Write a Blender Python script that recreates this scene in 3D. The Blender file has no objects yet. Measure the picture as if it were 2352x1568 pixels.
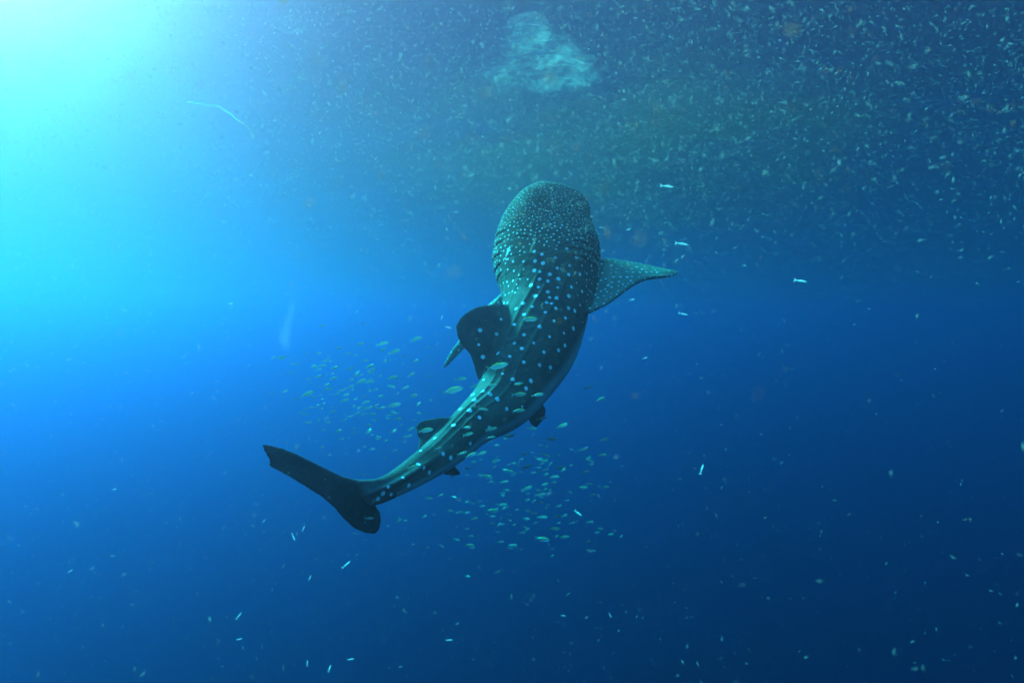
import bpy, bmesh, math, random
import numpy as np
from mathutils import Vector, Matrix, Quaternion, noise
from mathutils.kdtree import KDTree

sc = bpy.context.scene
col = sc.collection

# ------------------------------------------------------------------ camera
PITCH = -0.03                       # the diver holds the camera almost level
F = 1401.0                         # focal length for a 2352 px wide picture
FWD = Vector((0, math.cos(PITCH), math.sin(PITCH)))
UPV = Vector((0, -math.sin(PITCH), math.cos(PITCH)))
RGT = Vector((1, 0, 0))
cam_d = bpy.data.cameras.new('camera')
cam_d.sensor_width = 36.0
cam_d.lens = 36.0 * F / 2352.0
cam_d.clip_start = 0.05
cam_d.clip_end = 2000
cam_d.dof.use_dof = True
cam_d.dof.focus_distance = 5.8
cam_d.dof.aperture_fstop = 2.2
cam = bpy.data.objects.new('camera', cam_d)
col.objects.link(cam)
cam.rotation_euler = (math.pi / 2 + PITCH, 0, 0)
sc.camera = cam


def ray(px, py):
    """direction of a photo pixel (2352 wide), unit depth along the view axis"""
    return RGT * ((px - 1176) / F) + UPV * ((784 - py) / F) + FWD


def at(px, py, d):
    return ray(px, py) * d


# ------------------------------------------------------------------ light
SURFACE = 4.0                      # metres of water above the lens
sun_dir = (RGT * -.66 + UPV * .525 + FWD * .535).normalized()      # towards the sun
elev = math.asin(sun_dir.z)
azim = math.atan2(sun_dir.x, sun_dir.y)   # from +Y, clockwise
world = bpy.data.worlds.new('World')
sc.world = world
world.use_nodes = True
nt = world.node_tree
bg = nt.nodes['Background']
sky = nt.nodes.new('ShaderNodeTexSky')
sky.sky_type = 'NISHITA'
sky.sun_disc = False
sky.sun_elevation = elev
sky.sun_rotation = azim
nt.links.new(sky.outputs[0], bg.inputs[0])
sky.air_density = 0.8
sky.dust_density = 0.0
sky.ozone_density = 2.0
bg.inputs[1].default_value = 0.09
sun_d = bpy.data.lights.new('sun', 'SUN')
sun_d.energy = 5.0
sun_d.angle = math.radians(20)      # waves spread the beam
sun_d.color = (1.0, 0.96, 0.9)
sun = bpy.data.objects.new('sun', sun_d)
col.objects.link(sun)
sun.location = sun_dir * 60
sun.rotation_euler = (-sun_dir).to_track_quat('-Z', 'Y').to_euler()
sc.view_settings.view_transform = 'Standard'
sc.view_settings.look = 'None'
sc.view_settings.gamma = 1.0
sc.view_settings.exposure = 3.4
sc.view_settings.use_curve_mapping = False
cy = sc.cycles
cy.volume_bounces = 1
cy.sample_clamp_indirect = 2.0
cy.max_bounces = 8
cy.diffuse_bounces = 2
cy.transparent_max_bounces = 24
cy.use_denoising = True


# ------------------------------------------------------------------ helpers
def tag(o, label=None, cat=None, group=None, kind=None):
    if label: o['label'] = label
    if cat: o['category'] = cat
    if group: o['group'] = group
    if kind: o['kind'] = kind
    return o


def link(name, me, parent=None, mat=None):
    o = bpy.data.objects.new(name, me)
    col.objects.link(o)
    if parent: o.parent = parent
    if mat and not me.materials: me.materials.append(mat)
    return o


def new_mat(name):
    m = bpy.data.materials.new(name)
    m.use_nodes = True
    return m, m.node_tree.nodes, m.node_tree.links, m.node_tree.nodes['Principled BSDF']


def mesh_np(name, V, quads=None, tris=None, smooth=True):
    me = bpy.data.meshes.new(name)
    me.vertices.add(len(V))
    me.vertices.foreach_set('co', np.asarray(V, np.float32).ravel())
    q = np.zeros((0, 4), int) if quads is None else np.asarray(quads)
    t = np.zeros((0, 3), int) if tris is None else np.asarray(tris)
    nl = q.size + t.size
    me.loops.add(nl)
    me.loops.foreach_set('vertex_index', np.concatenate([q.ravel(), t.ravel()]).astype(np.int32))
    me.polygons.add(len(q) + len(t))
    st = np.concatenate([np.arange(len(q)) * 4, q.size + np.arange(len(t)) * 3]).astype(np.int32)
    me.polygons.foreach_set('loop_start', st)
    me.polygons.foreach_set('use_smooth', np.full(len(q) + len(t), smooth))
    me.update(calc_edges=True)
    me.validate()
    return me


# ------------------------------------------------------------------ the water: one closed box of scattering sea water
def build_haze():
    bm = bmesh.new()
    bmesh.ops.create_cube(bm, size=1)
    me = bpy.data.meshes.new('haze')
    X, Y0, Y1, Z0 = 700, -300, 900, -400
    for v in bm.verts:
        v.co = Vector((v.co.x * 2 * X, Y0 if v.co.y < 0 else Y1, Z0 if v.co.z < 0 else SURFACE + .6))
    bm.to_mesh(me); bm.free()
    m = bpy.data.materials.new('sea_water')
    m.use_nodes = True
    n, l = m.node_tree.nodes, m.node_tree.links
    for x in list(n):
        if x.type != 'OUTPUT_MATERIAL': n.remove(x)
    pv = n.new('ShaderNodeVolumePrincipled')
    rho = 0.30
    s = (0.0290, 0.0108, 0.0150)           # scattering per metre
    a = (0.25, 0.0265, 0.0075)             # absorption per metre
    c = [x / rho for x in s]
    ab = [max(0.0, 1 - y / (rho * (1 - x))) ** 2 for x, y in zip(c, a)]
    pv.inputs['Color'].default_value = (*c, 1)
    pv.inputs['Absorption Color'].default_value = (*ab, 1)
    pv.inputs['Density'].default_value = rho
    pv.inputs['Anisotropy'].default_value = 0.895
    l.new(pv.outputs[0], n['Material Output'].inputs['Volume'])
    o = link('haze', me, None, m)
    tag(o, 'clear blue sea water glowing towards the sun at upper left', None, None, 'stuff')


build_haze()


def build_surface():
    # the underside of the sea: gentle waves, clear overhead and mirror-like towards the horizon
    xs = np.concatenate([-np.geomspace(690, 24, 14), np.linspace(-22, 22, 150), np.geomspace(24, 690, 14)])
    ys = np.concatenate([-np.geomspace(290, 10, 9), np.linspace(-8, 36, 150), np.geomspace(38, 890, 14)])
    X, Y = np.meshgrid(xs, ys)
    Z = np.full(X.shape, SURFACE)
    rng = np.random.default_rng(2)
    fade = np.exp(-(np.hypot(X, Y - 12) / 24) ** 4)
    for k in range(22):
        w = rng.uniform(.7, 6); a = rng.normal(.6, .7); ph = rng.uniform(0, 6.3)
        Z += fade * .0012 * w ** .8 * np.sin((X * math.cos(a) + Y * math.sin(a)) * 6.283 / w + ph)
    nx, ny = len(xs), len(ys)
    i = np.arange(ny - 1)[:, None] * nx + np.arange(nx - 1)[None]
    q = np.stack([i, i + 1, i + nx + 1, i + nx], -1).reshape(-1, 4)
    me = mesh_np('water_surface', np.stack([X, Y, Z], -1).reshape(-1, 3), q)
    m = bpy.data.materials.new('water_surface'); m.use_nodes = True
    n, l = m.node_tree.nodes, m.node_tree.links
    for x in list(n):
        if x.type != 'OUTPUT_MATERIAL': n.remove(x)
    tr = n.new('ShaderNodeBsdfTransparent'); tr.inputs[0].default_value = (.97, .97, .97, 1)
    gl = n.new('ShaderNodeBsdfGlossy'); gl.inputs['Roughness'].default_value = .3
    lw = n.new('ShaderNodeLayerWeight')
    mr = n.new('ShaderNodeMapRange'); mr.interpolation_type = 'SMOOTHSTEP'
    l.new(lw.outputs['Facing'], mr.inputs[0])
    for k, v in enumerate((.492, .522, .02, 1.0)): mr.inputs[k + 1].default_value = v
    mx = n.new('ShaderNodeMixShader')
    l.new(mr.outputs[0], mx.inputs[0]); l.new(tr.outputs[0], mx.inputs[1]); l.new(gl.outputs[0], mx.inputs[2])
    l.new(mx.outputs[0], n['Material Output'].inputs['Surface'])
    o = link('water_surface', me, None, m)
    tag(o, 'rippled underside of the sea surface', None, None, 'structure')


build_surface()

# ------------------------------------------------------------------ whale shark
# px, py, depth, half width across, half height (photo px), roll of the back towards photo left (degrees)
ST = [
    (1303, 437, 7.03, 20, 10, 2), (1302, 441, 7.025, 38, 20, 2), (1299, 448, 7.015, 54, 33, 2), (1293, 460, 7.0, 70, 47, 2),
    (1282, 478, 6.98, 86, 60, 2), (1270, 502, 6.95, 101, 72, 2), (1261, 531, 6.92, 113, 82, 3),
    (1256, 565, 6.88, 120, 92, 6), (1254, 600, 6.83, 123, 99, 12), (1255, 640, 6.77, 113, 103, 22), (1256, 680, 6.7, 100, 100, 36),
    (1253, 720, 6.62, 95, 98, 52), (1240, 765, 6.52, 92, 99, 64), (1222, 808, 6.42, 90, 97, 71), (1195, 860, 6.3, 82, 86, 76),
    (1157, 919, 6.12, 66, 71, 80), (1092, 971, 5.9, 49, 52, 82), (1050, 1010, 5.76, 44, 46, 84), (1010, 1044, 5.63, 38, 41, 85), (950, 1085, 5.46, 32, 34, 86),
    (901, 1114, 5.34, 27, 29, 88), (866, 1129, 5.27, 21, 29, 88), (838, 1140, 5.22, 10, 24, 88)]


def dm(d):
    return 4.75 + (d - 5.22) * 1.96


def sat(px, py, d):
    return at(px, py, dm(d))


def catmull(P, n):
    P = np.asarray(P, float)
    Q = np.vstack([2 * P[0] - P[1], P, 2 * P[-1] - P[-2]])
    out = []
    for i in range(len(P) - 1):
        p0, p1, p2, p3 = Q[i:i + 4]
        for t in np.arange(n) / n:
            out.append(.5 * ((2 * p1) + (-p0 + p2) * t + (2 * p0 - 5 * p1 + 4 * p2 - p3) * t * t + (-p0 + 3 * p1 - 3 * p2 + p3) * t ** 3))
    out.append(P[-1])
    return np.array(out)


def spine():
    rows = []
    for px, py, d, a, b, r in ST:
        c = sat(px, py, d)
        rows.append((*c, a * dm(d) / F, b * dm(d) / F, r))
    R = catmull(rows, 8)
    C = R[:, :3]
    T = np.gradient(C, axis=0)
    T /= np.linalg.norm(T, axis=1)[:, None]
    Vv = -C / np.linalg.norm(C, axis=1)[:, None]
    N0 = Vv - (Vv * T).sum(1)[:, None] * T
    N0 /= np.linalg.norm(N0, axis=1)[:, None]
    S = np.cross(T, N0)
    if S[40] @ np.array(RGT) > 0: S = -S              # to photo left
    ph = np.radians(R[:, 5])[:, None]
    D = np.cos(ph) * N0 + np.sin(ph) * S              # dorsal
    L = -np.cos(ph) * S + np.sin(ph) * N0             # right hand side of the animal
    s = np.concatenate([[0], np.cumsum(np.linalg.norm(np.diff(C, axis=0), axis=1))])
    return C, T, D, L, np.maximum(R[:, 3], .02), np.maximum(R[:, 4], .02), s


def smst(x, a, b):
    t = np.clip((x - a) / (b - a), 0, 1)
    return t * t * (3 - 2 * t)


RIDGES = (0.52, 0.80, 1.18)


def build_shark():
    C, T, D, L, A, B, S = spine()
    total = S[-1]
    nth = 128
    th = np.linspace(-math.pi, math.pi, nth, endpoint=False)     # 0 = back, + = right flank
    V = []; SS = []; TH = []
    for i in range(len(C)):
        u = S[i] / total
        flat = 1 - smst(np.array(u), .12, .4)                     # the head is broad and flat
        e = 2.0 + .3 * flat
        ct, st = np.cos(th), np.sin(th)
        x = A[i] * np.sign(st) * np.abs(st) ** (2 / e)
        y = B[i] * np.sign(ct) * np.abs(ct) ** (2 / e)
        y = np.where(ct < 0, y * (1 - .12 * flat), y)
        rid = np.zeros(nth)
        amp = .02 * smst(np.array(u), .22, .36) * (1 - smst(np.array(u), .74, .95))
        for r0, k in zip(RIDGES, (1, .9, 1)):
            dd = np.abs(th) - r0
            rid += k * amp * np.exp(-(dd / .035) ** 2) * (1 + 0 * dd)
        rid += .6 * amp * np.exp(-(th / .05) ** 2)
        kel = .03 * smst(np.array(u), .78, .92)
        rid += kel * np.exp(-((np.abs(th) - 1.5) / .18) ** 2)
        k = 1 + rid / np.maximum(np.hypot(x, y), .05)
        P = C[i][None] + (x * k)[:, None] * L[i][None] + (y * k)[:, None] * D[i][None]
        V.append(P); SS += [S[i]] * nth; TH += list(th)
    n = len(C)
    V = np.concatenate(V)
    q = []
    for i in range(n - 1):
        a = i * nth + np.arange(nth); b = i * nth + (np.arange(nth) + 1) % nth
        q.append(np.stack([a, b, b + nth, a + nth], 1))
    q = np.concatenate(q)
    nose = C[0] - T[0] * .015
    tail = C[-1] + T[-1] * .02
    V = np.vstack([V, nose, tail])
    k = np.arange(nth)
    t1 = np.stack([np.full(nth, n * nth), (k + 1) % nth, k], 1)
    t2 = np.stack([np.full(nth, n * nth + 1), (n - 1) * nth + k, (n - 1) * nth + (k + 1) % nth], 1)
    body_V = V.copy(); body_S = np.array(SS + [0, total]); body_T = np.array(TH + [0, 0])

    bm = bmesh.new()
    bm.from_mesh(mesh_np('tmp', V, q, np.vstack([t1, t2])))

    finpts = []                                                   # samples that know which fin they are on

    def fin(pts, kind, thick_root, thick_tip, root_n, grow=1.0):
        """pts: outline (px, py, depth); the first root_n points lie on the root side"""
        P = np.array([np.array(sat(*p)) for p in pts])
        # smooth the outline
        root_c = P[:root_n].mean(0)
        nrm = np.zeros(3)
        m = P.mean(0)
        for i in range(len(P)):
            nrm += np.cross(P[i] - m, P[(i + 1) % len(P)] - m)
        nrm /= np.linalg.norm(nrm)
        dist = np.linalg.norm(P - root_c, axis=1); dist = dist / dist.max()
        # inset ring for a tapered section
        fb = bmesh.new()
        rings = []
        for k, (ins, tk) in enumerate(((0, .35), (.12, .8), (.3, 1.0))):
            f_, b_ = [], []
            for i in range(len(P)):
                c = m + (P[i] - m) * (1 - ins)
                h = (thick_root + (thick_tip - thick_root) * dist[i]) * .5 * tk
                f_.append(fb.verts.new(c + nrm * h)); b_.append(fb.verts.new(c - nrm * h))
            rings.append((f_, b_))
        N = len(P)
        for i in range(N):
            j = (i + 1) % N
            fb.faces.new((rings[0][0][i], rings[0][1][i], rings[0][1][j], rings[0][0][j]))
            for k in range(2):
                fb.faces.new((rings[k][0][i], rings[k][0][j], rings[k + 1][0][j], rings[k + 1][0][i]))
                fb.faces.new((rings[k][1][i], rings[k + 1][1][i], rings[k + 1][1][j], rings[k][1][j]))
        f1 = fb.faces.new(rings[2][0]); f2 = fb.faces.new(rings[2][1][::-1])
        bmesh.ops.triangulate(fb, faces=[f1, f2])
        bmesh.ops.recalc_face_normals(fb, faces=fb.faces)
        tm = bpy.data.meshes.new('tmp'); fb.to_mesh(tm); fb.free()
        bm.from_mesh(tm)
        # sample points over the fin for the lookup
        for a in np.linspace(0, 1, 14):
            for i in range(N):
                j = (i + 1) % N
                for t in np.linspace(0, 1, 5)[:-1]:
                    e = P[i] * (1 - t) + P[j] * t
                    finpts.append((m + (e - m) * a, kind))

    # first dorsal fin
    fin([(1190, 790, 6.35), (1185, 745, 6.42), (1172, 702, 6.46), (1150, 699, 6.42), (1120, 701, 6.36), (1092, 706, 6.3), (1070, 718, 6.26), (1056, 731, 6.24), (1047, 748, 6.22),
         (1050, 770, 6.2), (1056, 784, 6.2), (1066, 798, 6.2), (1079, 812, 6.2), (1088, 838, 6.18), (1096, 868, 6.16), (1112, 880, 6.16), (1150, 860, 6.2)], 1, .16, .035, 3)
    # second dorsal fin
    fin([(1062, 985, 5.8), (1058, 962, 5.82), (1040, 959, 5.8), (1010, 959, 5.77), (982, 962, 5.74), (965, 967, 5.73), (955, 978, 5.72), (956, 992, 5.71),
         (962, 1008, 5.7), (960, 1034, 5.66), (972, 1032, 5.66), (995, 1018, 5.68), (1030, 1010, 5.72)], 1, .09, .03, 2)
    # caudal fin
    fin([(872, 1100, 5.27), (850, 1103, 5.25), (820, 1102, 5.23), (790, 1095, 5.2), (760, 1081, 5.18), (720, 1061, 5.15), (680, 1041, 5.12), (645, 1027, 5.1), (615, 1020, 5.08), (601, 1020, 5.07), (603, 1031, 5.07),
         (611, 1044, 5.08), (618, 1056, 5.09), (618, 1072, 5.09), (640, 1082, 5.1), (665, 1095, 5.12), (700, 1116, 5.15), (740, 1141, 5.18), (768, 1165, 5.21), (788, 1190, 5.25), (812, 1212, 5.3),
         (838, 1224, 5.33), (862, 1226, 5.36), (872, 1215, 5.36), (876, 1195, 5.34), (874, 1176, 5.32), (862, 1160, 5.29), (880, 1130, 5.28)], 2, .075, .03, 1)
    # right pectoral fin
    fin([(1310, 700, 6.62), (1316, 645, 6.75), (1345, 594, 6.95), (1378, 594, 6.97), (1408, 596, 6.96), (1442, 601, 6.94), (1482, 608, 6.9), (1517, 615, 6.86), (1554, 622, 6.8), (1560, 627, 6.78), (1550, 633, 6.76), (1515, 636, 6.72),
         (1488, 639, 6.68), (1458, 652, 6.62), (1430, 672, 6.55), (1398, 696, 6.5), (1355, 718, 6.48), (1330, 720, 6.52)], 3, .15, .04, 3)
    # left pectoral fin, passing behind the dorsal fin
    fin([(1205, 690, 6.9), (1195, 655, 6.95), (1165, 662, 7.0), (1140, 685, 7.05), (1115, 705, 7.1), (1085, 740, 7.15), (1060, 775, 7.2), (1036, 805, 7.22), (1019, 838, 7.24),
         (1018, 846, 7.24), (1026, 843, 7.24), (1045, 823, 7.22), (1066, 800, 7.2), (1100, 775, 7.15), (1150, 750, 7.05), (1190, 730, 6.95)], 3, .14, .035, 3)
    # pelvic and anal fins
    fin([(1195, 905, 6.35), (1215, 890, 6.35), (1240, 915, 6.4), (1254, 940, 6.45), (1250, 962, 6.48), (1232, 982, 6.48), (1220, 975, 6.45), (1205, 945, 6.4)], 4, .08, .04, 2)
    fin([(1000, 1068, 5.68), (1022, 1056, 5.7), (1044, 1070, 5.74), (1058, 1083, 5.78), (1056, 1090, 5.78), (1038, 1092, 5.76), (1018, 1088, 5.72)], 4, .06, .035, 2)

    me = bpy.data.meshes.new('tmp'); bm.to_mesh(me); bm.free()
    tmp = bpy.data.objects.new('tmp', me); col.objects.link(tmp)
    rm = tmp.modifiers.new('r', 'REMESH'); rm.mode = 'VOXEL'; rm.voxel_size = .0125; rm.use_smooth_shade = True
    sm = tmp.modifiers.new('s', 'SMOOTH'); sm.factor = .5; sm.iterations = 3
    sb = tmp.modifiers.new('d', 'SUBSURF'); sb.levels = 1; sb.render_levels = 1
    dg = bpy.context.evaluated_depsgraph_get()
    out = bpy.data.meshes.new_from_object(tmp.evaluated_get(dg))
    bpy.data.objects.remove(tmp)
    out.name = 'whale_shark'
    nv = len(out.vertices)
    co = np.zeros(nv * 3, np.float32); out.vertices.foreach_get('co', co); co = co.reshape(-1, 3).astype(float)
    no = np.zeros(nv * 3, np.float32); out.vertices.foreach_get('normal', no); no = no.reshape(-1, 3).astype(float)

    # where each vertex lies along and around the body: nearest spine row, then the angle about it
    best = np.full(nv, 1e9); idx = np.zeros(nv, int)
    for i in range(len(C)):
        d = np.abs(((co - C[i]) * T[i]).sum(1)) * 1.5 + .15 * np.linalg.norm(co - C[i], axis=1)
        m = d < best
        best[m] = d[m]; idx[m] = i
    rel = co - C[idx]
    lx = (rel * L[idx]).sum(1); ly = (rel * D[idx]).sum(1)
    vth = np.arctan2(lx / A[idx], ly / B[idx])
    vs = S[idx] + (rel * T[idx]).sum(1)
    rho = np.hypot(lx / A[idx], ly / B[idx])
    u = vs / total
    kd = KDTree(len(finpts))
    for i, (p, k) in enumerate(finpts): kd.insert(Vector(p), i)
    kd.balance()
    kind = np.zeros(nv, int)
    off = np.where((rho > 1.13) | (u > .955))[0]
    for i in off:
        p, j, d = kd.find(Vector(co[i]))
        if d < .2: kind[i] = finpts[j][1]

    # gill slits, five a side just behind the head; and loose skin folds round the neck
    disp = np.zeros(nv)
    rng = np.random.default_rng(5)
    groove = np.zeros(nv)
    for g in range(5):
        s0 = S[7 * 8] + (S[9 * 8] - S[7 * 8]) * g / 4.
        for sd in (-1, 1):
            w = (vth * sd - 1.25)
            band = np.exp(-np.clip(np.abs(w) - .38, 0, None) ** 2 / .02) * (kind == 0)
            gg = np.exp(-((vs - (s0 + .10 * (1.25 - vth * sd))) / .013) ** 2) * band
            disp -= .015 * gg; groove = np.maximum(groove, gg)
            disp += .006 * np.exp(-((vs - (s0 - .03 + .10 * (1.25 - vth * sd))) / .02) ** 2) * band
    for k in range(26):                                           # wrinkles
        s0 = rng.uniform(.9, 1.9); t0 = rng.uniform(-.9, 1.4); ln = rng.uniform(.15, .4)
        disp -= .0035 * np.exp(-((vs - s0 - .12 * (vth - t0)) / .012) ** 2) * np.exp(-((vth - t0) / ln) ** 2) * (kind == 0)
    co += no * disp[:, None]
    out.vertices.foreach_set('co', co.astype(np.float32).ravel())

    # ---- white spots: those the photo shows one by one, then smaller ones scattered over the rest
    def z(lst, ox, oy, k): return [((ox + x * k) / 1.63265, (oy + y * k) / 1.63265) for x, y in lst]
    mid = z([(1175, 40), (1265, 52), (1420, 90), (1555, 158), (1880, 105), (1715, 105), (1260, 160), (1127, 252), (1240, 280), (1408, 197), (1545, 285), (1752, 285), (1393, 347), (1540, 445), (1715, 415), (1912, 350), (1195, 412),
             (1425, 430), (1020, 515), (1178, 570), (1375, 505), (1432, 520), (1710, 590), (1808, 645), (1885, 558), (1515, 590), (1340, 650), (912, 595), (1030, 680), (1490, 772), (1283, 863), (885, 830), (1030, 980), (1428, 1008),
             (1645, 965), (1200, 1110), (1668, 745), (1785, 905), (408, 915), (655, 975), (880, 1108), (1000, 1180), (640, 1260), (835, 1295), (450, 1310), (1350, 1245), (1568, 1222), (1663, 1155), (1052, 1388), (1283, 1430),
             (1450, 1475), (720, 1550), (380, 1125)], 1700, 1000, .2551)
    mid += z([(1068, 732), (975, 810), (1155, 812), (1100, 880), (920, 945), (995, 900), (785, 918), (833, 925), (790, 840), (855, 858), (780, 760), (850, 780)], 1650, 600, .4464)
    tail_s = z([(1528, 437), (1580, 458), (1630, 493), (1453, 560), (1517, 608), (1478, 493), (1690, 557), (1340, 653), (1460, 777), (1580, 680), (1290, 840), (1337, 870), (1125, 898), (1170, 932), (1200, 967), (1033, 983),
                (943, 1052), (1073, 1040), (877, 1133), (910, 1092), (960, 1102), (1460, 460), (1385, 550), (1650, 328), (1725, 365), (1840, 377), (1810, 425), (1890, 275), (1965, 300)], 900, 1200, .5952)
    pec = z([(1362, 860), (1362, 935), (1440, 870), (1475, 930), (1500, 925), (1570, 925), (1620, 930), (1610, 965), (1570, 970), (1515, 968), (1455, 970), (1390, 985), (1500, 1010), (1440, 1015), (1380, 1075), (1320, 1030), (1290, 930),
             (1285, 890), (1345, 1000), (1410, 1040), (1440, 1055), (1530, 880), (1610, 900), (1655, 885), (1735, 928), (1680, 930), (1600, 1000), (1345, 1090), (1300, 1120), (1320, 1145), (1370, 1130), (1700, 905), (1780, 925), (1820, 930)], 1650, 600, .4464)
    side = z([(848, 348), (800, 375), (770, 210), (790, 275), (915, 240), (930, 300), (970, 160), (945, 110), (885, 370), (740, 415), (705, 510), (775, 515), (690, 420), (780, 35), (870, 50), (1015, 20), (640, 515)], 1700, 1000, .2551)
    camdir = co / np.linalg.norm(co, axis=1)[:, None]
    depth = co @ np.array(FWD)
    ipx = co[:, 0] / depth * F + 1176
    ipy = 784 - (co @ np.array(UPV)) / depth * F
    facing = (no * camdir).sum(1) < -.05
    fi = np.where(facing)[0]
    kdf = KDTree(len(fi))
    for j, i in enumerate(fi): kdf.insert(Vector((ipx[i], ipy[i], 0)), j)
    kdf.balance()
    spots = []                                                    # centre, radius
    for lst, r in ((mid, .0205), (tail_s, .024), (pec, .0135), (side, .012)):
        for (x, y) in lst:
            near = kdf.find_range(Vector((x, y, 0)), 3.5)
            if not near: continue
            i = min((fi[j] for _, j, _ in near), key=lambda q: depth[q])
            p = co[i]
            if all(np.linalg.norm(p - c) > .05 for c, _ in spots):
                spots.append((p, r * depth[i] / 6.5 * (.8 + .45 * rng.random())))
    hero = [c for c, _ in spots]
    perm = rng.permutation(nv)[:60000]
    grid = {}
    def ok(p, r):
        c = tuple(np.floor(p / .12).astype(int))
        for dx in (-1, 0, 1):
            for dy in (-1, 0, 1):
                for dz in (-1, 0, 1):
                    for qp, qr in grid.get((c[0] + dx, c[1] + dy, c[2] + dz), ()):
                        if np.linalg.norm(p - qp) < max(r, qr): return False
        grid.setdefault(c, []).append((p, r)); return True
    for c, r in spots:
        grid.setdefault(tuple(np.floor(c / .12).astype(int)), []).append((c, .11 if r > .016 else .045))
    hk = KDTree(max(1, len(hero)))
    for i, c in enumerate(hero): hk.insert(Vector(c), i)
    hk.balance()
    for i in perm:
        k = kind[i]; p = co[i]
        if k == 0:
            if abs(vth[i]) > 2.1: continue
            if u[i] < .155: sp, r = .042, .0085
            elif u[i] < .25: sp, r = .055, .0115
            elif u[i] < .36: sp, r = (.075, .012) if abs(vth[i]) > 1.0 else (.11, .015)
            else:
                if hk.find(Vector(p))[2] < .2: continue
                sp, r = .119, .014
        elif k == 1: continue
        elif k == 3: sp, r = .06, .011
        else: continue
        if ok(p, sp * (.8 + .4 * rng.random())): spots.append((p, r * (.75 + .5 * rng.random())))
    ks = KDTree(len(spots))
    for i, (c, r) in enumerate(spots): ks.insert(Vector(c), i)
    ks.balance()
    spot = np.full(nv, 2.5, np.float32)
    for i in range(nv):
        _, j, d = ks.find(co[i])
        spot[i] = min(2.5, d / spots[j][1])
    belly = (smst(np.abs(vth), 2.1, 2.5) * (kind == 0)).astype(np.float32)
    belly[kind == 0] *= 1
    # pale cross bars between the ridges of the back
    bars = np.zeros(nv)
    for k in range(34):
        s0 = rng.uniform(.75, total * .9); t0 = rng.choice([-.28, .28, -.66, .66, 0, 1.0, -1.0])
        bars = np.maximum(bars, rng.uniform(.4, 1) * np.exp(-((vs - s0 - .04 * np.sin(vth * 9 + k)) / .022) ** 2) * np.exp(-(np.abs(vth - t0) / .22) ** 4))
    for r0 in RIDGES:                                             # and a pale line on each ridge
        bars = np.maximum(bars, .45 * np.exp(-((np.abs(vth) - r0) / .02) ** 2) * smst(u, .25, .36) * (1 - smst(u, .6, .75)))
    bars *= (kind == 0)
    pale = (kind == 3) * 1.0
    for nm, arr in (('spot', spot), ('belly', belly), ('bars', bars), ('pale', pale), ('groove', groove), ('along', u), ('dark', (kind == 2) + .8 * (kind == 1) + (kind == 4))):
        at_ = out.attributes.new(nm, 'FLOAT', 'POINT')
        at_.data.foreach_set('value', np.asarray(arr, np.float32))

    m, n, l, p = new_mat('shark_skin')
    def attr(nm):
        a = n.new('ShaderNodeAttribute'); a.attribute_name = nm; return a.outputs['Fac']
    def mixc(f, a, b, lo=None):
        x = n.new('ShaderNodeMix'); x.data_type = 'RGBA'
        if isinstance(f, float): x.inputs[0].default_value = f
        else: l.new(f, x.inputs[0])
        for s_, v in ((6, a), (7, b)):
            if isinstance(v, tuple): x.inputs[s_].default_value = (*v, 1)
            else: l.new(v, x.inputs[s_])
        return x.outputs[2]
    def mrange(f, a, b, c=0., d=1.):
        x = n.new('ShaderNodeMapRange'); x.interpolation_type = 'SMOOTHSTEP'
        l.new(f, x.inputs[0])
        for i, v in enumerate((a, b, c, d)): x.inputs[i + 1].default_value = v
        return x.outputs[0]
    def mul(a, b):
        x = n.new('ShaderNodeMath'); x.operation = 'MULTIPLY'
        for i, v in enumerate((a, b)):
            if isinstance(v, float): x.inputs[i].default_value = v
            else: l.new(v, x.inputs[i])
        return x.outputs[0]
    tc = n.new('ShaderNodeTexCoord')
    def nz(scale, det=4., rough=.6):
        x = n.new('ShaderNodeTexNoise'); x.inputs['Scale'].default_value = scale; x.inputs['Detail'].default_value = det; x.inputs['Roughness'].default_value = rough
        l.new(tc.outputs['Object'], x.inputs['Vector']); return x.outputs['Fac']
    base = mixc(mrange(nz(2.2), .35, .7), (.046, .05, .041), (.115, .112, .085))
    base = mixc(mul(mrange(nz(38., 5., .7), .45, .75), .55), base, (.17, .175, .14))
    base = mixc(mul(attr('bars'), .45), base, (.21, .22, .17))
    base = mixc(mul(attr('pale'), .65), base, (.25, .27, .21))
    base = mixc(mul(attr('dark'), .55), base, (.035, .05, .06))
    base = mixc(mul(attr('groove'), .9), base, (.03, .04, .045))
    base = mixc(attr('belly'), base, (.34, .38, .37))
    sp = mrange(attr('spot'), .75, 1.2, 1., 0.)
    sp = mul(sp, mrange(nz(9., 3., .6), .3, .6, .6, 1.))
    base = mixc(sp, base, (.94, .94, .9))
    l.new(base, p.inputs['Base Color'])
    p.inputs['Roughness'].default_value = .85
    p.inputs['Specular IOR Level'].default_value = .06
    bp = n.new('ShaderNodeBump'); bp.inputs['Strength'].default_value = .35; bp.inputs['Distance'].default_value = .01
    l.new(nz(30., 4., .6), bp.inputs['Height']); l.new(bp.outputs[0], p.inputs['Normal'])
    out.materials.clear(); out.materials.append(m)
    for pl in out.polygons: pl.use_smooth = True
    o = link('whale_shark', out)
    tag(o, 'large white spotted whale shark swimming up and away, tail at lower left', 'whale shark')
    return o


shark = build_shark()


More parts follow.
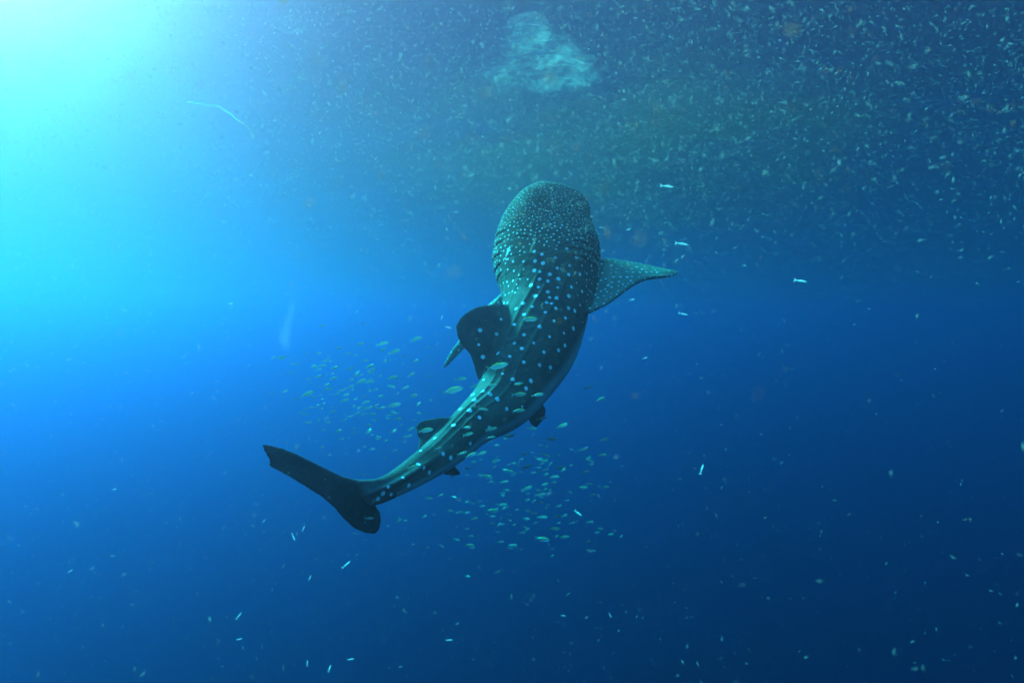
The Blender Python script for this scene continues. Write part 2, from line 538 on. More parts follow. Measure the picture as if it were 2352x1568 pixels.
# ------------------------------------------------------------------ pale sheet added in place of the shark's reflection on the surface
def build_sheet():
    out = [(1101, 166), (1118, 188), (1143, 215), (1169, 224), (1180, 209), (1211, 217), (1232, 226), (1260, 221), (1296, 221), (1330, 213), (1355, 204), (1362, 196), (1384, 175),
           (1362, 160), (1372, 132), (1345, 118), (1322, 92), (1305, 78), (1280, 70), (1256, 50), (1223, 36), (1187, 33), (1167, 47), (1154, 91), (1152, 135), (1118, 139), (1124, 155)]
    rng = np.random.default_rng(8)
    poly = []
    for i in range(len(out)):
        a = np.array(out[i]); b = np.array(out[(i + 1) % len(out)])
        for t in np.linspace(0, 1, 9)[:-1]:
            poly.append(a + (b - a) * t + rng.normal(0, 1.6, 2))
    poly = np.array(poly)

    def inside(x, y):
        c = False; j = len(poly) - 1
        for i in range(len(poly)):
            if (poly[i, 1] > y) != (poly[j, 1] > y) and x < (poly[j, 0] - poly[i, 0]) * (y - poly[i, 1]) / (poly[j, 1] - poly[i, 1]) + poly[i, 0]: c = not c
            j = i
        return c

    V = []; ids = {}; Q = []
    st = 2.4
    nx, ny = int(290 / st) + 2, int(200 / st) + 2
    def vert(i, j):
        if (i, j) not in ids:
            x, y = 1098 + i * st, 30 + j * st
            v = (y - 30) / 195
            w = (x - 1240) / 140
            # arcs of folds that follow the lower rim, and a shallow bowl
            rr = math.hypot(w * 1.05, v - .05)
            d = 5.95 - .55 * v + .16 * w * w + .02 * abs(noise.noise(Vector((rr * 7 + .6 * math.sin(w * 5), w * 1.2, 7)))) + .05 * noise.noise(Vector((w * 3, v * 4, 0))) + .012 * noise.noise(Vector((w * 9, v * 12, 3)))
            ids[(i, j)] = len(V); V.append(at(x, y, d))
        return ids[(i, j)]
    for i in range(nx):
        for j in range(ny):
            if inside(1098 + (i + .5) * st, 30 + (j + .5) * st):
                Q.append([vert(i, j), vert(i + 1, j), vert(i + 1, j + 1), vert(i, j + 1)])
    me = mesh_np('reflection_sheet', [tuple(v) for v in V], Q)
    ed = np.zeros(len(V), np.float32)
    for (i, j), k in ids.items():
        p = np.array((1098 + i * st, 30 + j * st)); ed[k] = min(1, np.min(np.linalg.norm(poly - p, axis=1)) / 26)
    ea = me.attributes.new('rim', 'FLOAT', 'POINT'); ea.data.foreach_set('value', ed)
    m, n, l, p = new_mat('reflection_film')
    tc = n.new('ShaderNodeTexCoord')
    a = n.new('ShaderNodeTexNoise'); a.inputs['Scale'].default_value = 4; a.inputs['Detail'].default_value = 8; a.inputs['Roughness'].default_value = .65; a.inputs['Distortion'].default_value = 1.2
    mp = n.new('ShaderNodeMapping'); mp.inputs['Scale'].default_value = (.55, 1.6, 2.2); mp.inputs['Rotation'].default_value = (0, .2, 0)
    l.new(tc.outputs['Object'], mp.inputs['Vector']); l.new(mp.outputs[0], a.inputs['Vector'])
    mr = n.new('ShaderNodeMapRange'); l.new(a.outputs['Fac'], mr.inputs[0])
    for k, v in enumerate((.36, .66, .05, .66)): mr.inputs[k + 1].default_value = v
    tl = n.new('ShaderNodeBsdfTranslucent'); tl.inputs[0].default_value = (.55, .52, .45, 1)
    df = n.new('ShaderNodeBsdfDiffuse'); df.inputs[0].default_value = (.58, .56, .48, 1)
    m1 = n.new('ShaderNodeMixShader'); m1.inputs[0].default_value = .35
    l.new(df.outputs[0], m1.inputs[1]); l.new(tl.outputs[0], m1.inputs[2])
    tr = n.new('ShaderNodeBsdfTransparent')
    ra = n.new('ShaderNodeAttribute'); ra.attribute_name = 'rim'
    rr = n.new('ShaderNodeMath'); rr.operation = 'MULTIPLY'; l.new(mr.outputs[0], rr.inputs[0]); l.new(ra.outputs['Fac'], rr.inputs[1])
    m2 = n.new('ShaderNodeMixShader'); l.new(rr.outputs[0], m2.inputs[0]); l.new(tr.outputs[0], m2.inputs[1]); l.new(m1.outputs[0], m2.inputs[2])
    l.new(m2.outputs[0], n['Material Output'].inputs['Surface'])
    o = link('reflection_sheet', me, None, m)
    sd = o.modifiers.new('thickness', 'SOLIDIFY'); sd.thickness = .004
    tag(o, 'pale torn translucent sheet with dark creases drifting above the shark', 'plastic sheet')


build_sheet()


def build_cloud():
    # thick plankton hanging where the shark feeds
    m = bpy.data.materials.new('plankton_cloud'); m.use_nodes = True
    n, l = m.node_tree.nodes, m.node_tree.links
    for x in list(n):
        if x.type != 'OUTPUT_MATERIAL': n.remove(x)
    pv = n.new('ShaderNodeVolumePrincipled')
    pv.inputs['Color'].default_value = (.05, .042, .028, 1)
    pv.inputs['Absorption Color'].default_value = (.3, .33, .24, 1)
    pv.inputs['Anisotropy'].default_value = .55
    tc = n.new('ShaderNodeTexCoord')
    ln = n.new('ShaderNodeVectorMath'); ln.operation = 'LENGTH'; l.new(tc.outputs['Object'], ln.inputs[0])
    f = n.new('ShaderNodeMapRange'); f.interpolation_type = 'SMOOTHSTEP'; l.new(ln.outputs['Value'], f.inputs[0])
    for k, v in enumerate((.25, 1.0, 1.0, 0.0)): f.inputs[k + 1].default_value = v
    nz = n.new('ShaderNodeTexNoise'); nz.inputs['Scale'].default_value = 2.6; nz.inputs['Detail'].default_value = 3.5; nz.inputs['Roughness'].default_value = .6; nz.inputs['Distortion'].default_value = .5
    l.new(tc.outputs['Object'], nz.inputs['Vector'])
    g = n.new('ShaderNodeMapRange'); l.new(nz.outputs['Fac'], g.inputs[0])
    for k, v in enumerate((.38, .72, 0.0, 1.1)): g.inputs[k + 1].default_value = v
    mm = n.new('ShaderNodeMath'); mm.operation = 'MULTIPLY'; l.new(f.outputs[0], mm.inputs[0]); l.new(g.outputs[0], mm.inputs[1])
    l.new(mm.outputs[0], pv.inputs['Density'])
    l.new(pv.outputs[0], n['Material Output'].inputs['Volume'])
    bm = bmesh.new(); bmesh.ops.create_icosphere(bm, subdivisions=4, radius=1)
    me = bpy.data.meshes.new('plankton_cloud'); bm.to_mesh(me); bm.free()
    for p in me.polygons: p.use_smooth = True
    o = link('plankton_cloud', me, None, m)
    o.location = at(1420, 350, 8.6); o.scale = (5.2, 2.2, 1.7); o.rotation_euler = (.1, -.08, .1)
    tag(o, 'murky green cloud of plankton around the head of the shark', None, None, 'stuff')


build_cloud()

# ------------------------------------------------------------------ fish
def fish_mats():
    m, n, l, p = new_mat('silver_fish_skin')
    tc = n.new('ShaderNodeTexCoord'); sx = n.new('ShaderNodeSeparateXYZ'); l.new(tc.outputs['Object'], sx.inputs[0])
    cr = n.new('ShaderNodeValToRGB')
    mr = n.new('ShaderNodeMapRange'); l.new(sx.outputs['Z'], mr.inputs[0]); mr.inputs[1].default_value = -.16; mr.inputs[2].default_value = .16
    l.new(mr.outputs[0], cr.inputs[0])
    e = cr.color_ramp.elements
    e[0].position = .1; e[0].color = (.42, .5, .52, 1)
    e[1].position = .93; e[1].color = (.5, .56, .14, 1)
    x = e.new(.55); x.color = (.28, .38, .40, 1)
    x = e.new(.74); x.color = (.36, .46, .24, 1)
    oi = n.new('ShaderNodeObjectInfo')
    hv = n.new('ShaderNodeHueSaturation'); l.new(cr.outputs[0], hv.inputs['Color'])
    vr = n.new('ShaderNodeMapRange'); l.new(oi.outputs['Random'], vr.inputs[0])
    vr.inputs[3].default_value = .75; vr.inputs[4].default_value = 1.3
    l.new(vr.outputs[0], hv.inputs['Value'])
    l.new(hv.outputs[0], p.inputs['Base Color'])
    p.inputs['Roughness'].default_value = .35
    p.inputs['Metallic'].default_value = .15
    tl = n.new('ShaderNodeBsdfTranslucent'); l.new(hv.outputs[0], tl.inputs[0])
    mx = n.new('ShaderNodeMixShader'); mx.inputs[0].default_value = .22
    l.new(p.outputs[0], mx.inputs[1]); l.new(tl.outputs[0], mx.inputs[2])
    tp = n.new('ShaderNodeBsdfTransparent'); my = n.new('ShaderNodeMixShader'); my.inputs[0].default_value = .35
    l.new(mx.outputs[0], my.inputs[1]); l.new(tp.outputs[0], my.inputs[2]); l.new(my.outputs[0], n['Material Output'].inputs['Surface'])
    m2, n2, l2, p2 = new_mat('white_fish_skin')
    p2.inputs['Base Color'].default_value = (.93, .93, .9, 1); p2.inputs['Roughness'].default_value = .3
    t2 = n2.new('ShaderNodeBsdfTranslucent'); t2.inputs[0].default_value = (.95, .93, .88, 1)
    x2 = n2.new('ShaderNodeMixShader'); x2.inputs[0].default_value = .6
    l2.new(p2.outputs[0], x2.inputs[1]); l2.new(t2.outputs[0], x2.inputs[2]); l2.new(x2.outputs[0], n2['Material Output'].inputs['Surface'])
    m3, n3, l3, p3 = new_mat('fish_eye')
    p3.inputs['Base Color'].default_value = (.01, .012, .015, 1); p3.inputs['Roughness'].default_value = .2
    return m, m2, m3


M_SILV, M_WHITE, M_EYE = fish_mats()


def loft(rows, nth, bend=0.0):
    """rows: x, half height, half width, z centre"""
    V = []; th = np.linspace(0, 2 * math.pi, nth, endpoint=False)
    for x, h, w, z in rows:
        y0 = bend * (x * x)
        V.append(np.stack([np.full(nth, x), y0 + np.sin(th) * w, z + np.cos(th) * h], 1))
    V = np.concatenate(V); q = []
    for i in range(len(rows) - 1):
        a = i * nth + np.arange(nth); b = i * nth + (np.arange(nth) + 1) % nth
        q.append(np.stack([a, b, b + nth, a + nth], 1))
    return V, np.concatenate(q)


def fish_meshes(slim, bend):
    h = .128 * slim
    rows = [(.5, .006, .004, -.01), (.47, .28 * h, .02, -.005), (.40, .62 * h, .045, 0), (.27, .92 * h, .06, 0), (.10, h, .062, 0), (-.08, .88 * h, .052, .002),
            (-.24, .55 * h, .034, .006), (-.34, .26 * h, .018, .008), (-.39, .2 * h, .012, .008)]
    V, q = loft(rows, 8, bend)
    body = mesh_np('fish_body', V, q)
    y = bend * .15
    def blade(pts, yb=None):
        P = []
        for k, s in enumerate((-.004, .004)):
            for (x, zz) in pts: P.append((x, bend * x * x + s, zz))
        N = len(pts); T_ = []
        for i in range(1, N - 1):
            T_.append((0, i, i + 1)); T_.append((N, N + i + 1, N + i))
        for i in range(N):
            j = (i + 1) % N
            T_ += [(i, N + i, N + j), (i, N + j, j)]
        return mesh_np('fin', P, None, T_, False)
    tail = blade([(-.42, .008), (-.37, .03 * slim), (-.46, .1), (-.55, .155), (-.485, .04), (-.465, .008), (-.485, -.03), (-.55, -.145), (-.45, -.085), (-.37, -.022)])
    dors = blade([(.14, h * .9), (.04, h * 1.32), (-.1, h * 1.08), (-.24, h * .72), (-.33, h * .36), (-.26, h * .3), (-.08, h * .7)])
    anal = blade([(-.04, -h * .85), (-.1, -h * 1.2), (-.22, -h * .8), (-.33, -h * .28), (-.24, -h * .3)])
    bm = bmesh.new()
    for s in (-1, 1):
        bmesh.ops.create_uvsphere(bm, u_segments=6, v_segments=4, radius=.02, matrix=Matrix.Translation((.405, s * .04 + bend * .16, .02)))
    eye = bpy.data.meshes.new('eye'); bm.to_mesh(eye); bm.free()
    return dict(body=body, tail_fin=tail, dorsal_fin=dors, anal_fin=anal, eye=eye)


def make_fish(kind, slim, bend):
    M = fish_meshes(slim, bend)
    root = link(kind, M['body'], None, M_SILV if kind == 'school_fish' else M_WHITE)
    mt = M_SILV if kind == 'school_fish' else M_WHITE
    for k in ('tail_fin', 'dorsal_fin', 'anal_fin', 'eye'):
        link(k, M[k], root, M_EYE if k == 'eye' else mt)
    return root


def copy_tree(o, parent=None):
    c = o.copy(); col.objects.link(c)
    if parent: c.parent = parent
    for ch in o.children: copy_tree(ch, c)
    return c


def place(o, px, py, d, length_px, ang, yaw, rollv=0):
    c = at(px, py, d)
    a = math.radians(ang)
    xdir = RGT * math.cos(a) + UPV * math.sin(a)
    xdir = (xdir * math.cos(yaw) + FWD * math.sin(yaw)).normalized()
    up = (UPV * math.cos(a) - RGT * math.sin(a))
    up = (up - xdir * up.dot(xdir)).normalized()
    y = up.cross(xdir)
    up = (up * math.cos(rollv) + y * math.sin(rollv)); y = up.cross(xdir)
    L = length_px * d / F / max(.35, math.cos(yaw))
    M = Matrix((xdir, y, up)).transposed().to_4x4()
    o.matrix_world = Matrix.Translation(c) @ M @ Matrix.Diagonal((L, L, L, 1))


random.seed(3)
protos = [make_fish('school_fish', s, b) for s, b in ((1.0, .25), (.95, -.25), (1.1, .1), (.85, .4))]
used = [False] * 4


def next_fish(i):
    if not used[i]:
        used[i] = True; return protos[i]
    return copy_tree(protos[i])


Z6 = """1460,300,150,15 1470,375,90,35 1610,400,150,22 1885,240,150,22 1180,300,100,20 910,352,80,0 1005,425,75,5 650,420,80,12 510,420,50,-10 190,472,120,10 700,575,110,8 600,577,80,5 325,550,55,0 395,545,55,0
860,605,90,18 1240,510,90,10 1490,520,65,40 1080,597,60,-25 1310,580,130,18 1325,632,85,25 1135,670,100,45 1190,690,60,25 205,685,50,-60 315,665,60,-55 655,710,100,18 525,745,50,20 840,735,115,22 1195,770,130,25
1590,720,110,20 1825,685,100,32 765,815,100,20 775,870,100,15 515,930,160,25 930,890,60,-20 890,925,60,25 1000,940,90,15 1370,875,80,15 1300,870,50,-20 640,1080,70,42 715,1055,75,32 690,1115,50,10 985,1010,100,18
1260,1035,110,20 1305,1100,70,35 1370,1105,60,0 1450,1110,110,20 1610,1070,160,12 845,1150,70,20 1155,1165,80,18 1205,1195,60,40 1535,1240,70,5 1660,1245,90,10 1855,950,110,20 1920,1170,80,-5 1910,1060,90,45
905,1400,110,25 1290,1400,110,38 1600,1400,100,30 1320,1445,55,20 1700,1315,40,25 1745,1470,70,12 1095,1370,40,20 1060,840,90,28 560,1100,60,12 1100,1085,55,10 980,870,70,22 1430,960,80,15 1750,850,90,25"""
Z7 = """278,145,115,18 435,110,90,15 310,48,105,5 1440,125,85,18 1550,228,90,28 930,398,105,8 1030,400,95,8 1210,465,110,22 730,555,110,8 940,490,90,0 1115,585,100,0 1060,730,100,-15 1045,778,85,12 870,718,65,5
360,845,60,8 895,830,95,18 720,865,105,-5 1055,858,75,15 1195,838,100,12 1405,672,95,15 1580,590,80,12 1570,725,75,5 1450,775,80,-20 535,915,115,-5 215,905,70,-50 690,965,85,12 1145,920,85,12 1410,875,95,15 895,1022,100,18
1055,985,65,15 1445,982,60,0 1390,1015,75,0 1020,1078,100,3 1135,968,55,5 25,1110,70,-15 125,1085,65,25 675,1165,75,5 1010,1150,65,-8 215,1220,55,0 300,1232,55,5 585,1220,110,5 430,1290,65,15 1035,1278,95,-5 1155,1272,80,12
890,1292,70,-8 590,1333,50,-8 675,1342,45,5 885,1372,60,-25 1140,1382,110,-5 850,1417,65,5 1030,1473,125,3 1230,1455,80,15 1460,1318,60,5 1340,1240,65,-40 385,1530,90,5 270,1478,60,-20 135,1535,60,-35 765,1530,90,5
405,1555,45,0 745,1558,50,5 630,1410,45,0 660,1498,60,0 740,1305,40,-20 285,1130,45,-20 960,1245,60,0 1250,1130,50,0 1180,1180,60,5 1300,1330,55,8 500,1180,50,5 1480,1080,60,10 1600,1010,60,0"""
ZF = """580,105,95,8 820,90,80,8 825,185,130,5 990,190,110,12 820,330,110,8 500,318,100,0 360,480,80,5 375,540,90,12 580,495,100,10 570,570,90,12 110,663,60,5 315,710,95,20 395,725,105,22 490,712,95,20"""
G_ = 'small fish schooling around the shark'
named = []


def school(txt, ox, oy, k, dlo, dhi, fn):
    for it in txt.split():
        x, y, ln, an = map(float, it.split(','))
        px, py = (ox + x * k) / 1.63265, (oy + y * k) / 1.63265
        lp = ln * k / 1.63265
        o = next_fish(random.choice((0, 1, 2, 3)))
        d = random.uniform(dlo, dhi)
        lab = fn(px, py, lp, an)
        place(o, px, py, d, lp, an + 180 * (random.random() < .02), random.uniform(-.5, .5), random.uniform(-.3, .3))
        named.append((px, py, an, o, lab)); tag(o, lab, 'fish', G_)


def look(l, a):
    return ('large' if l > 24 else 'small' if l > 15 else 'tiny') + (' steep' if a > 29 else ' climbing' if a > 13 else ' level' if a > -10 else ' diving')


def lab_left(x, y, l, a):
    if y < 850: b = 'atop the school' + (' by dorsal fin' if x > 930 else '')
    elif y < 925: b = 'in upper school' + (' by dorsal fin' if x > 900 else ', well left of shark')
    elif y < 975: b = 'in lower school' + (' by second dorsal fin' if x > 880 else ', well left of shark')
    else: b = 'low in the school above the tail fin'
    return f'{look(l, a)} silver fish {b}'


def lab_right(x, y, l, a):
    if y < 1000: b = 'right of the pelvic fin' if x > 1230 else 'beside the pelvic fin'
    elif y < 1085: b = 'right of narrow tail stalk' if x < 1160 else 'far right of the tail stalk'
    elif y < 1165: b = 'just under tail stalk' if x < 1110 else 'under shark, middle height' if x < 1210 else 'under shark at right edge'
    else: b = 'at the foot of school, left side' if x < 1110 else 'at the foot of school, middle' if x < 1200 else 'at the foot of school, right side'
    return f'{look(l, a)} silver fish {b}'


school(Z6, 1000, 1200, .2976, 5.2, 7.5, lab_left)
school(Z7, 1600, 1400, .421, 5.4, 7.6, lab_right)
school(ZF, 1600, 1400, .421, 4.65, 5.0, lambda x, y, l, a: look(l, a) + ' silver fish in front of shark ' + ('flank' if y < 930 else 'body by second dorsal fin' if y < 1000 else 'tail stalk'))
for x, y, l, a, d, lab in ((1216, 733, 38, 3, 5.4, 'teal oval fish in front of the ridges beside the dorsal fin'), (1143, 841, 50, 14, 5.2, 'olive slender fish crossing the flank below the dorsal fin'),
                           (978, 988, 34, 10, 5.1, 'yellow-backed fish in front of the second dorsal fin'), (848, 1190, 22, 0, 4.7, 'pale fish in front of the lower tail lobe'),
                           (950, 1072, 26, 14, 4.8, 'green fish near the top edge of the tail stalk'), (1040, 896, 45, 16, 5.1, 'bright yellow-green fish just left of the body below the dorsal fin')):
    o = next_fish(random.choice((0, 2))); place(o, x, y, d, l, a, .1); tag(o, lab, 'fish', G_)

for k in range(210):
    if k < 90:
        px, py = random.gauss(830, 105), random.gauss(925, 80)
        if px > 1010: continue
        fn = lab_left
    else:
        px, py = random.gauss(1170, 130), random.gauss(1130, 90)
        if px < 1000 and py < 1150 or py < 1000: continue
        fn = lab_right
    o = next_fish(random.randrange(4))
    l, an = random.uniform(8, 16), random.gauss(10, 16)
    place(o, px, py, random.uniform(7.8, 10), l, an, random.uniform(-.7, .7), random.uniform(-.3, .3))
    lab = 'faint ' + fn(px, py, l, an)
    named.append((px, py, an, o, lab)); tag(o, lab, 'fish', G_)
ORD = ['leftmost', 'second', 'third', 'fourth', 'fifth', 'sixth', 'seventh', 'eighth', 'ninth', 'tenth', 'eleventh', 'twelfth']
same = {}
for t in named: same.setdefault(t[4], []).append(t)
for lab, ts in same.items():                                      # alike ones are told apart by their order from the left
    if len(ts) < 2: continue
    ts.sort(key=lambda t: t[0])
    for i, t in enumerate(ts):
        w = 'rightmost' if i == len(ts) - 1 else ORD[min(i, 11)] + ('' if i == 0 else ' from left')
        t[3]['label'] = f'{w}, {lab}'

# stragglers low in the picture
W_ = make_fish('silver_fry', .5, .15)
wf = False
STR = [(1533, 428, 31, -8, 3.2, 'bright white sliver fish, uppermost right of the shark head'), (1567, 560, 31, -8, 3.2, 'bright white sliver fish above the right pectoral fin tip'),
       (1840, 645, 31, -8, 3.2, 'bright white sliver fish farthest right in open dark water'), (1570, 721, 22, -12, 3.6, 'faint white sliver fish below the right pectoral fin tip'),
       (1612, 1077, 24, 75, 3.3, 'white upright sliver fish in dark water at lower right'), (1482, 822, 12, 20, 3.5, 'tiny white fish right of the shark belly'),
       (1030, 752, 14, -15, 3.6, 'short white fish just left of the dorsal fin edge'), (1015, 729, 10, 75, 3.6, 'tiny upright white speck fish left of the dorsal fin'),
       (1402, 1413, 12, -60, 2.8, 'glinting white fry at bottom right of centre'), (1294, 1413, 10, 0, 2.9, 'glinting bluish fry left of another at the bottom'),
       (1032, 1469, 15, 5, 2.7, 'bright white fry near the bottom edge under the tail'), (161, 1311, 13, 30, 3.0, 'white fry alone in blue water at lower left'),
       (757, 1534, 17, 72, 2.9, 'white upright fry near the bottom edge'), (706, 1522, 14, 85, 3.1, 'pale upright fry at the bottom, left of another'),
       (548, 1414, 18, 50, 3.1, 'slanted white fry at lower left of centre'), (806, 1513, 16, 10, 3.3, 'pale level fry at the bottom, right of the upright ones'),
       (550, 1467, 13, 8, 3.3, 'tiny level fry below the slanted white one'), (712, 1326, 12, 65, 3.3, 'tiny white fry below the tail fin'),
       (697, 1213, 14, 65, 3.4, 'tiny bright fry just below the tail fin edge'), (674, 1233, 18, -70, 3.5, 'small greenish fry diving below the tail fin'),
       (606, 1196, 10, 50, 3.5, 'tiny fry left below the tail fin'), (263, 1123, 11, 15, 3.2, 'tiny white fry in bright blue water at left'),
       (530, 697, 9, 0, 3.2, 'tiny white fry in the bright cyan water at left'), (1710, 610, 10, 5, 3.0, 'tiny orange white fry right of the pectoral fin'),
       (1443, 527, 11, 10, 2.6, 'tiny white fry just right of the gills'), (1452, 688, 12, 15, 2.6, 'tiny white fry below the right pectoral fin'),
       (1329, 1178, 22, -40, 5.2, 'silver fry diving at the right edge of the lower school'), (795, 1296, 24, 40, 4.2, 'dark slim fish below the lower tail lobe')]
for x, y, l, a, d, lab in STR:
    o = W_ if not wf else copy_tree(W_); wf = True
    place(o, x, y, d * .9, l, a, random.uniform(-.15, .15)); tag(o, lab, 'fish', 'white fry scattered in open water')
o = copy_tree(W_); place(o, 1166, 580, 6.08, 34, 70, .1); o.name = 'remora'
tag(o, 'pale slender remora beside the left gill slits of the shark', 'fish')


# ------------------------------------------------------------------ floating threads and blobs
def tube(name, pts, r0, r1, mat, label, cat, nth=6):
    P = catmull([np.array(at(*p)) for p in pts], 6)
    T = np.gradient(P, axis=0); T /= np.linalg.norm(T, axis=1)[:, None]
    up = np.array(FWD); A = np.cross(T, up); A /= np.linalg.norm(A, axis=1)[:, None]; B = np.cross(T, A)
    th = np.linspace(0, 2 * math.pi, nth, endpoint=False)
    t = np.linspace(0, 1, len(P))
    R = (r0 + (r1 - r0) * t) * np.clip(np.minimum(t, 1 - t) * 14 + .15, 0, 1)
    V = (P[:, None] + R[:, None, None] * (np.cos(th)[None, :, None] * A[:, None] + np.sin(th)[None, :, None] * B[:, None])).reshape(-1, 3)
    q = []
    for i in range(len(P) - 1):
        a = i * nth + np.arange(nth); b = i * nth + (np.arange(nth) + 1) % nth
        q.append(np.stack([a, b, b + nth, a + nth], 1))
    o = link(name, mesh_np(name, V, np.concatenate(q)), None, mat)
    tag(o, label, cat)
    return o


def film_mat(name, c, alpha, trans=.5):
    m, n, l, p = new_mat(name)
    tl = n.new('ShaderNodeBsdfTranslucent'); tl.inputs[0].default_value = (*c, 1)
    df = n.new('ShaderNodeBsdfDiffuse'); df.inputs[0].default_value = (*c, 1)
    a = n.new('ShaderNodeMixShader'); a.inputs[0].default_value = trans
    l.new(df.outputs[0], a.inputs[1]); l.new(tl.outputs[0], a.inputs[2])
    tr = n.new('ShaderNodeBsdfTransparent')
    b = n.new('ShaderNodeMixShader'); b.inputs[0].default_value = alpha
    l.new(tr.outputs[0], b.inputs[1]); l.new(a.outputs[0], b.inputs[2])
    l.new(b.outputs[0], n['Material Output'].inputs['Surface'])
    return m


M_THREAD = film_mat('pale_thread', (.6, .75, .5), .3)
M_JELLY = film_mat('jelly', (.6, .55, .52), .05)
tube('fishing_line', [(426, 237, 2.2), (438, 234, 2.2), (455, 238, 2.2), (468, 239, 2.2), (480, 243, 2.2), (503, 245, 2.2), (514, 253, 2.22), (530, 262, 2.25), (544, 275, 2.27), (558, 283, 2.3), (570, 292, 2.3), (577, 298, 2.3), (582, 308, 2.3), (579, 318, 2.3), (577, 328, 2.3)], .0026, .0012, M_THREAD,
     'long pale green thread curving through the bright water at upper left', 'thread')
tube('algae_thread', [(1232, 545, 1.9), (1222, 565, 1.9), (1205, 610, 1.9), (1190, 640, 1.9)][:2] + [(1218, 580, 1.9)], .001, .001, M_THREAD, 'tiny pale thread in front of the shark head', 'thread')
tube('jelly_shred', [(676, 682, .8), (670, 700, .8), (671, 718, .81), (662, 735, .82), (660, 752, .82), (652, 768, .82), (656, 786, .83), (648, 796, .83)], .0015, .0085, M_JELLY, 'blurred pinkish translucent shred left of the dorsal fin', 'jelly')
tube('jelly_strand', [(706, 60, 1.1), (680, 74, 1.1), (655, 74, 1.1), (638, 62, 1.1), (644, 44, 1.1), (668, 40, 1.1), (700, 55, 1.1)], .005, .005, M_JELLY, 'curled translucent strand near the top edge at left', 'jelly')
tube('pale_strand', [(1188, 38, 2.2), (1215, 32, 2.2), (1240, 40, 2.2), (1260, 52, 2.2)], .008, .012, M_JELLY, 'pinkish translucent strand across the top of the pale reflection sheet', 'jelly')


# ------------------------------------------------------------------ krill
def krill_protos():
    out = []
    rng = np.random.default_rng(4)
    for k in range(10):                                            # a bent spindle, three sided
        c = rng.uniform(-.34, .34); m = rng.uniform(-.15, .15)
        r = rng.uniform(.03, .065)
        th = np.array([0, 2.094, 4.189])
        V = [(-.5, 0, 0), (.5, 0, 0)] + [(m, c + r * math.cos(t), r * math.sin(t)) for t in th]
        T_ = [(0, 2 + (i + 1) % 3, 2 + i) for i in range(3)] + [(1, 2 + i, 2 + (i + 1) % 3) for i in range(3)]
        out.append((np.array(V, float), np.array(T_)))
    return out


KP = krill_protos()
M_KRILL = film_mat('krill_shell', (.55, .5, .43), .72, .5)
M_KRILL_R = film_mat('krill_shell_red', (.92, .36, .14), .9, .5)


def krill_single(k):
    # the near ones show a curved body, thicker head end and a fan of tail
    rng = np.random.default_rng(40 + k)
    n = 7; c = rng.uniform(.3, 1.3) * rng.choice([-1, 1])
    t = np.linspace(-.5, .5, n)
    P = np.stack([t, c * (t * t - .08) * (1 + .6 * t), .2 * t * t], 1)
    R = rng.uniform(.045, .075) * np.array([.25, .9, 1, .85, .7, .55, .5])
    th = np.linspace(0, 6.283, 6)[:-1]
    V = np.concatenate([np.stack([np.full(5, p[0]), p[1] + rr * np.cos(th), p[2] + rr * np.sin(th) * (1.6 if i == n - 1 else 1)], 1) for i, (p, rr) in enumerate(zip(P, R))])
    i5 = np.arange(5)
    q = np.concatenate([np.stack([i * 5 + i5, i * 5 + (i5 + 1) % 5, (i + 1) * 5 + (i5 + 1) % 5, (i + 1) * 5 + i5], 1) for i in range(n - 1)])
    return mesh_np('krill', V, q)


def rot_rand(rng, m):
    q = rng.normal(size=(m, 4)); q /= np.linalg.norm(q, axis=1)[:, None]
    w, x, y, z = q.T
    return np.stack([1 - 2 * (y * y + z * z), 2 * (x * y - z * w), 2 * (x * z + y * w), 2 * (x * y + z * w), 1 - 2 * (x * x + z * z), 2 * (y * z - x * w), 2 * (x * z - y * w), 2 * (y * z + x * w), 1 - 2 * (x * x + y * y)], 1).reshape(-1, 3, 3)


def density(px, py):
    """how thick the plankton hangs: a band in the upper half, thickest round the feeding head"""
    d = .07 + 1.3 * smst(-(py - 760) / 620., 0, 1)
    d = d + 1.1 * np.exp(-(((px - 1250) / 420) ** 2 + ((py - 330) / 230) ** 2))
    d = d * (.55 + .45 * smst(-(px - 2300) / 900., 0, 1))
    return d


def krill_points(rng, m, d0, d1, pw):
    got = []
    tot = 0
    while tot < m:
        k = m
        px = rng.uniform(-500, 2850, k); py = rng.uniform(-420, 1850, k)
        u = rng.random(k)
        d = (d0 ** pw + u * (d1 ** pw - d0 ** pw)) ** (1 / pw)
        keep = rng.random(k) * 2.1 < density(px, py)
        x = (px - 1176) / F * d; y = (784 - py) / F * d
        P = x[:, None] * np.array(RGT) + y[:, None] * np.array(UPV) + d[:, None] * np.array(FWD)
        keep &= P[:, 2] < SURFACE - .15
        got.append(P[keep]); tot += keep.sum()
    return np.concatenate(got)[:m]


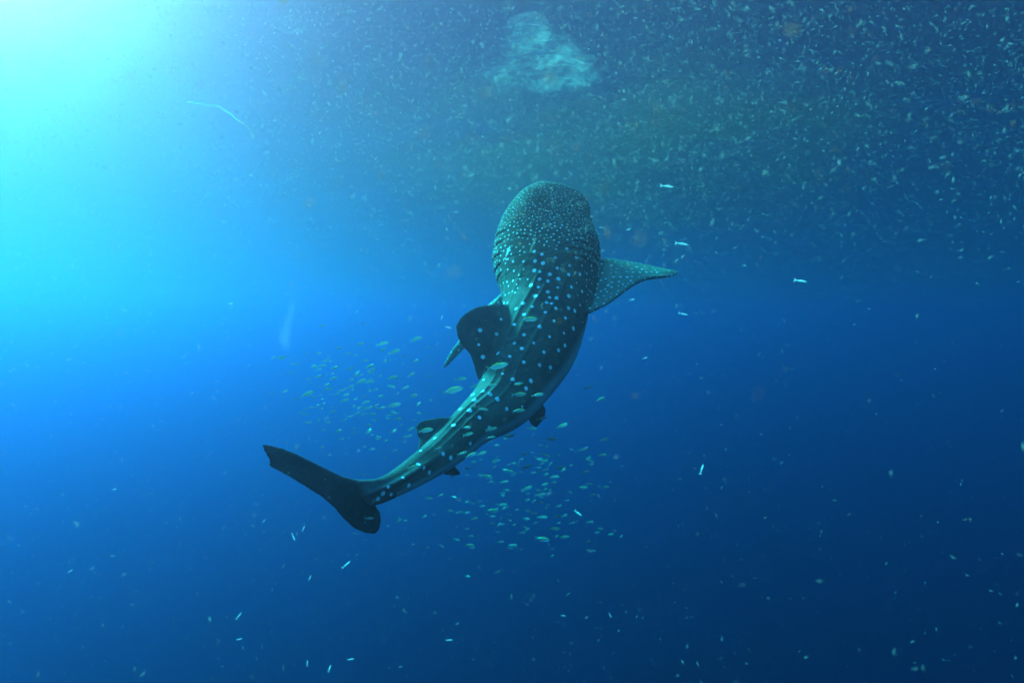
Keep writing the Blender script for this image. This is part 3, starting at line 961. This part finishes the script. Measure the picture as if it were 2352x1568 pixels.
def krill_cloud():
    rng = np.random.default_rng(11)
    for name, m, d0, d1, pw, l0, l1, mat, lab in (('krill_swarm', 290000, 1.1, 9.0, 2.0, .0075, .022, M_KRILL, 'dense drifting swarm of pale krill'),
                                                 ('red_krill_swarm', 3200, .35, 3.0, 1.3, .006, .014, M_KRILL_R, 'reddish blurred krill close to the lens')):
        P = krill_points(rng, m, d0, d1, pw)
        if name == 'red_krill_swarm':                             # the reddish ones hang in the upper part
            P = P[P[:, 2] > -.12 * P[:, 1]]; m = len(P)
        L = np.clip(np.exp(rng.normal(math.log(l0), .65, m)), .002, l1)
        R = rot_rand(rng, m)
        kind = rng.integers(0, len(KP), m)
        Vs, Qs, o = [], [], 0
        for k, (V, q) in enumerate(KP):
            s = np.where(kind == k)[0]
            W = np.einsum('nij,vj->nvi', R[s], V) * L[s][:, None, None] + P[s][:, None]
            Vs.append(W.reshape(-1, 3))
            Qs.append((q[None] + (o + np.arange(len(s)) * len(V))[:, None, None]).reshape(-1, 3)); o += len(s) * len(V)
        ob = link(name, mesh_np(name, np.concatenate(Vs), None, np.concatenate(Qs)), None, mat)
        tag(ob, lab, None, None, 'stuff')
    # the 300 largest one by one
    me = [krill_single(k) for k in range(10)]
    for x in me: x.materials.append(M_KRILL)
    mr = [x.copy() for x in me]
    for x in mr: x.materials.clear(); x.materials.append(M_KRILL_R)
    P = krill_points(rng, 300, .7, 3.0, 1.6)
    for p in P:
        v = Vector(p); d = v.dot(FWD)
        px = v.dot(RGT) / d * F + 1176; py = 784 - v.dot(UPV) / d * F
        red = rng.random() < (.5 if px > 1400 else .15)
        o = bpy.data.objects.new('krill', (mr if red else me)[rng.integers(0, 10)]); col.objects.link(o)
        o.location = v; o.rotation_mode = 'QUATERNION'
        o.rotation_quaternion = Quaternion(rng.normal(size=4)).normalized()
        L = rng.uniform(.008, .017) * (.4 + .25 * d)
        o.scale = (L, L, L)
        c = 'reddish' if red else 'pale'
        big = 'large' if L / d > .0085 else 'small'
        b = ('at the far left' if px < 392 else 'in the bright water at left' if px < 784 else 'left of the shark' if px < 1100 else 'by the shark' if px < 1450
             else 'right of the shark' if px < 1900 else 'in the dark water at far right')
        h = 'near the top' if py < 260 else 'high up' if py < 520 else 'at mid height' if py < 1000 else 'low down' if py < 1300 else 'near the bottom'
        tag(o, f'{big} {c} curved krill drifting {b}, {h}', 'krill', f'{big} {c} krill {b}, {h}')


krill_cloud()
